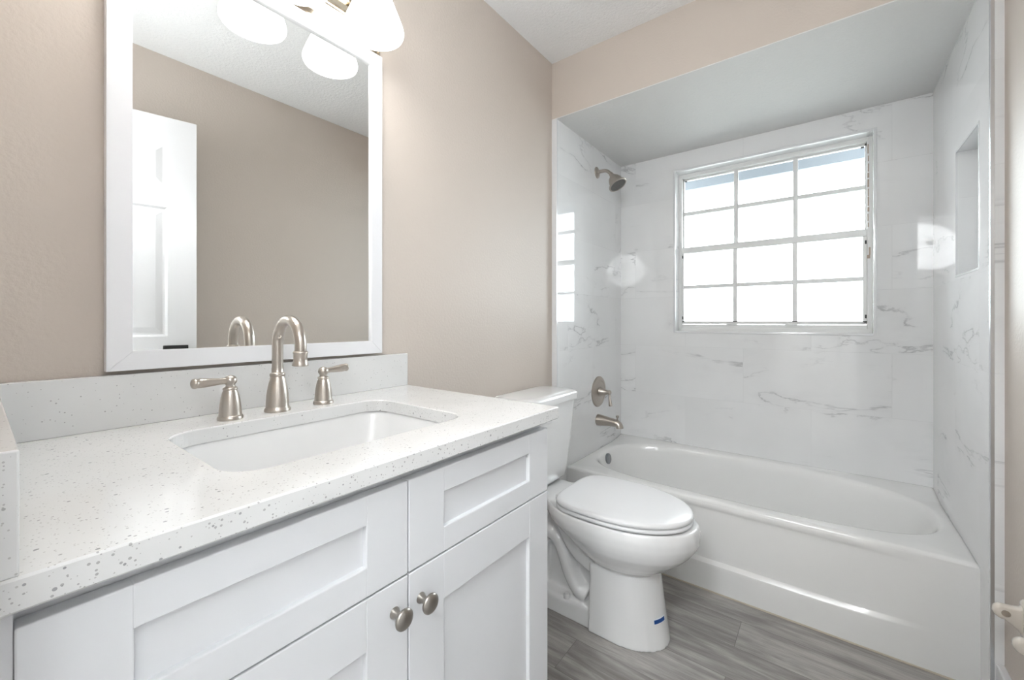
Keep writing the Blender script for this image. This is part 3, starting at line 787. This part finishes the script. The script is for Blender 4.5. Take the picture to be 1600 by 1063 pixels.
# sticker on the pedestal: follows the D-shaped front
def ped_pt(a, z, off):
    t = z / .10; xf = .668 - .016 * t; hw = .121 - .008 * t; xm = .41 + .085
    nrm = Vector((math.cos(a) / (xf - xm), math.sin(a) / hw, 0)).normalized()
    return Vector((xm + (xf - xm) * max(0, math.cos(a)) ** .92, YT + hw * math.sin(a), z)) + nrm * off
def sticker(z0, z1, a0, a1, off, name, mat, par, n=8):
    bm = bmesh.new()
    up = lambda k: a0 + (a1 - a0) * k / n
    rings = []
    for o_ in (off, off + .0006):
        rings.append([ped_pt(up(k), z0, o_) for k in range(n + 1)] + [ped_pt(up(k), z1, o_) for k in range(n, -1, -1)])
    bm2 = bm
    vr = grid_rings(bm2, rings, True)
    for r in vr:
        for k in range(n): bm2.faces.new((r[k], r[k + 1], r[2 * n + 1 - k - 1], r[2 * n + 1 - k]))
    return obj(name, bm2, mat, par)
st = sticker(.086, .1035, -.56, -.08, .0003, 'sticker', 'white_sticker', tl); st['label'] = 'small blue sticker on the pedestal'
sticker(.0885, .101, -.53, -.11, .0011, 'sticker_print', 'blue', st)

# ------------------------------------------------------------------ toilet paper holder
ph = thing('toilet_paper_holder', 'cream ceramic toilet paper holder posts on the right wall near the tub', 'toilet paper holder', (XR, 1.53, .40))
def post(y, hole):
    bm = bmesh.new()
    # outline in x,z seen along y; thickness along y
    zc = .392
    out = []
    tipx = 1.4640; r = .0175
    for k in range(13):
        a = PI / 2 + PI * k / 12 + .10
        out.append((tipx + r * math.cos(a), zc + r * math.sin(a)))
    low = [(1.480, zc - .027), (1.490, zc - .037), (1.498, zc - .050), (XR - .004, zc - .056)]
    high = [(XR - .004, zc + .032), (1.499, zc + .029), (1.492, zc + .020), (1.480, zc + .0178)]
    prof = out + low + high
    rings = []
    for dy, s in ((-.011, .80), (-.009, .93), (-.005, 1.), (.005, 1.), (.009, .93), (.011, .80)):
        cxm, czm = 1.475, zc - .005
        rings.append([Vector((cxm + (x - cxm) * (s if x < 1.49 else 1), y + dy, czm + (z - czm) * s)) for x, z in prof])
    grid_rings(bm, rings, True, True, True)
    bf = []
    for x, g in ((XR - .0005, 0.), (XR - .006, .0), (XR - .010, .004), (XR - .0115, .010)):
        bf.append([Vector((x, p.x, p.y)) for p in rounded_rect(y - .026 + g, y + .026 - g, zc - .060 + g, zc + .036 - g, .012, 0, 4)])
    grid_rings(bm, bf, True, True, True)
    o = obj('post', bm, 'cream', ph, True, angle=55)
    if hole:
        b2 = bmesh.new(); lathe(b2, [(.0082, 0), (.0080, -.0012), (.0066, -.0014), (.0064, .0), (.0001, .0005)], (1.4685, y - .0118, zc), (0, -1, 0), 20)
        obj('roller_socket', b2, 'socket', o, True)
post(1.605, True); post(1.458, False)

# ------------------------------------------------------------------ photographer's umbrella light over the camera (seen mirrored in the tile)
ub = thing('photo_umbrella', 'round lit white photo umbrella on a stand, mirrored in the glossy tub tiles', 'studio light', (1.15, -.46, 0))
fw = Vector((-math.sin(.30), math.cos(.30), .42)).normalized()
uc = Vector((1.115, -.15, 1.845))
RU = .245
bm = bmesh.new()
lathe(bm, [(.004, .055), (.05, .0535), (.10, .047), (.15, .036), (.20, .020), (RU, .0)], uc - fw * .03, fw, 40, caps=False)
can = obj('canopy', bm, 'umbrella', ub, True)
can.modifiers.new('thickness', 'SOLIDIFY').thickness = .0015
q = fw.to_track_quat('Z', 'Y')
for k in range(10):
    a = 2 * PI * k / 10 + .2
    pts = [uc - fw * .03 + q @ Vector((r * math.cos(a), r * math.sin(a), h + .004)) for r, h in ((.012, .055), (.05, .0535), (.10, .047), (.15, .036), (.20, .020), (RU, .0))]
    bm = bmesh.new(); tube(bm, pts, .0022, 6); obj('rib', bm, 'dark_gap', ub)
bm = bmesh.new(); lathe(bm, [(.022, 0), (.022, .010), (.0001, .012)], uc + fw * .026, fw, 20); tube(bm, [uc + fw * .03, uc - fw * .42], .004, 10)
obj('shaft', bm, 'black', ub)
hp = uc - fw * .32
bm = bmesh.new(); lathe(bm, [(.045, 0), (.045, .12), (.03, .13)], hp - fw * .10 + Vector((0, 0, -.06)), fw, 24)
obj('flash_head', bm, 'black', ub, True)
bm = bmesh.new(); tube(bm, [(hp.x, hp.y, .25), (hp.x, hp.y, hp.z - .05)], .011, 12)
obj('stand_pole', bm, 'black', ub, True)
for k in range(3):
    a = 2 * PI * k / 3 + .5
    bm = bmesh.new(); tube(bm, [(hp.x, hp.y, .42), (hp.x + .25 * math.cos(a), hp.y + .25 * math.sin(a), .009)], .008, 10)
    obj('stand_leg', bm, 'black', ub, True)
# unseen hall lamp, added to light the floor and the lower cabinet
hl = thing('added_hall_lamp', 'round unseen fill lamp added under the hall ceiling behind the doorway', 'fill light', (.9, -.85, ZC - .06))
bm = bmesh.new(); lathe(bm, [(.0001, -.062), (.11, -.058), (.17, -.04), (.20, -.012), (.20, 0)], (.9, -.85, ZC - .002), (0, 0, 1), 36)
obj('fill_diffuser', bm, 'hall_fill', hl, True)
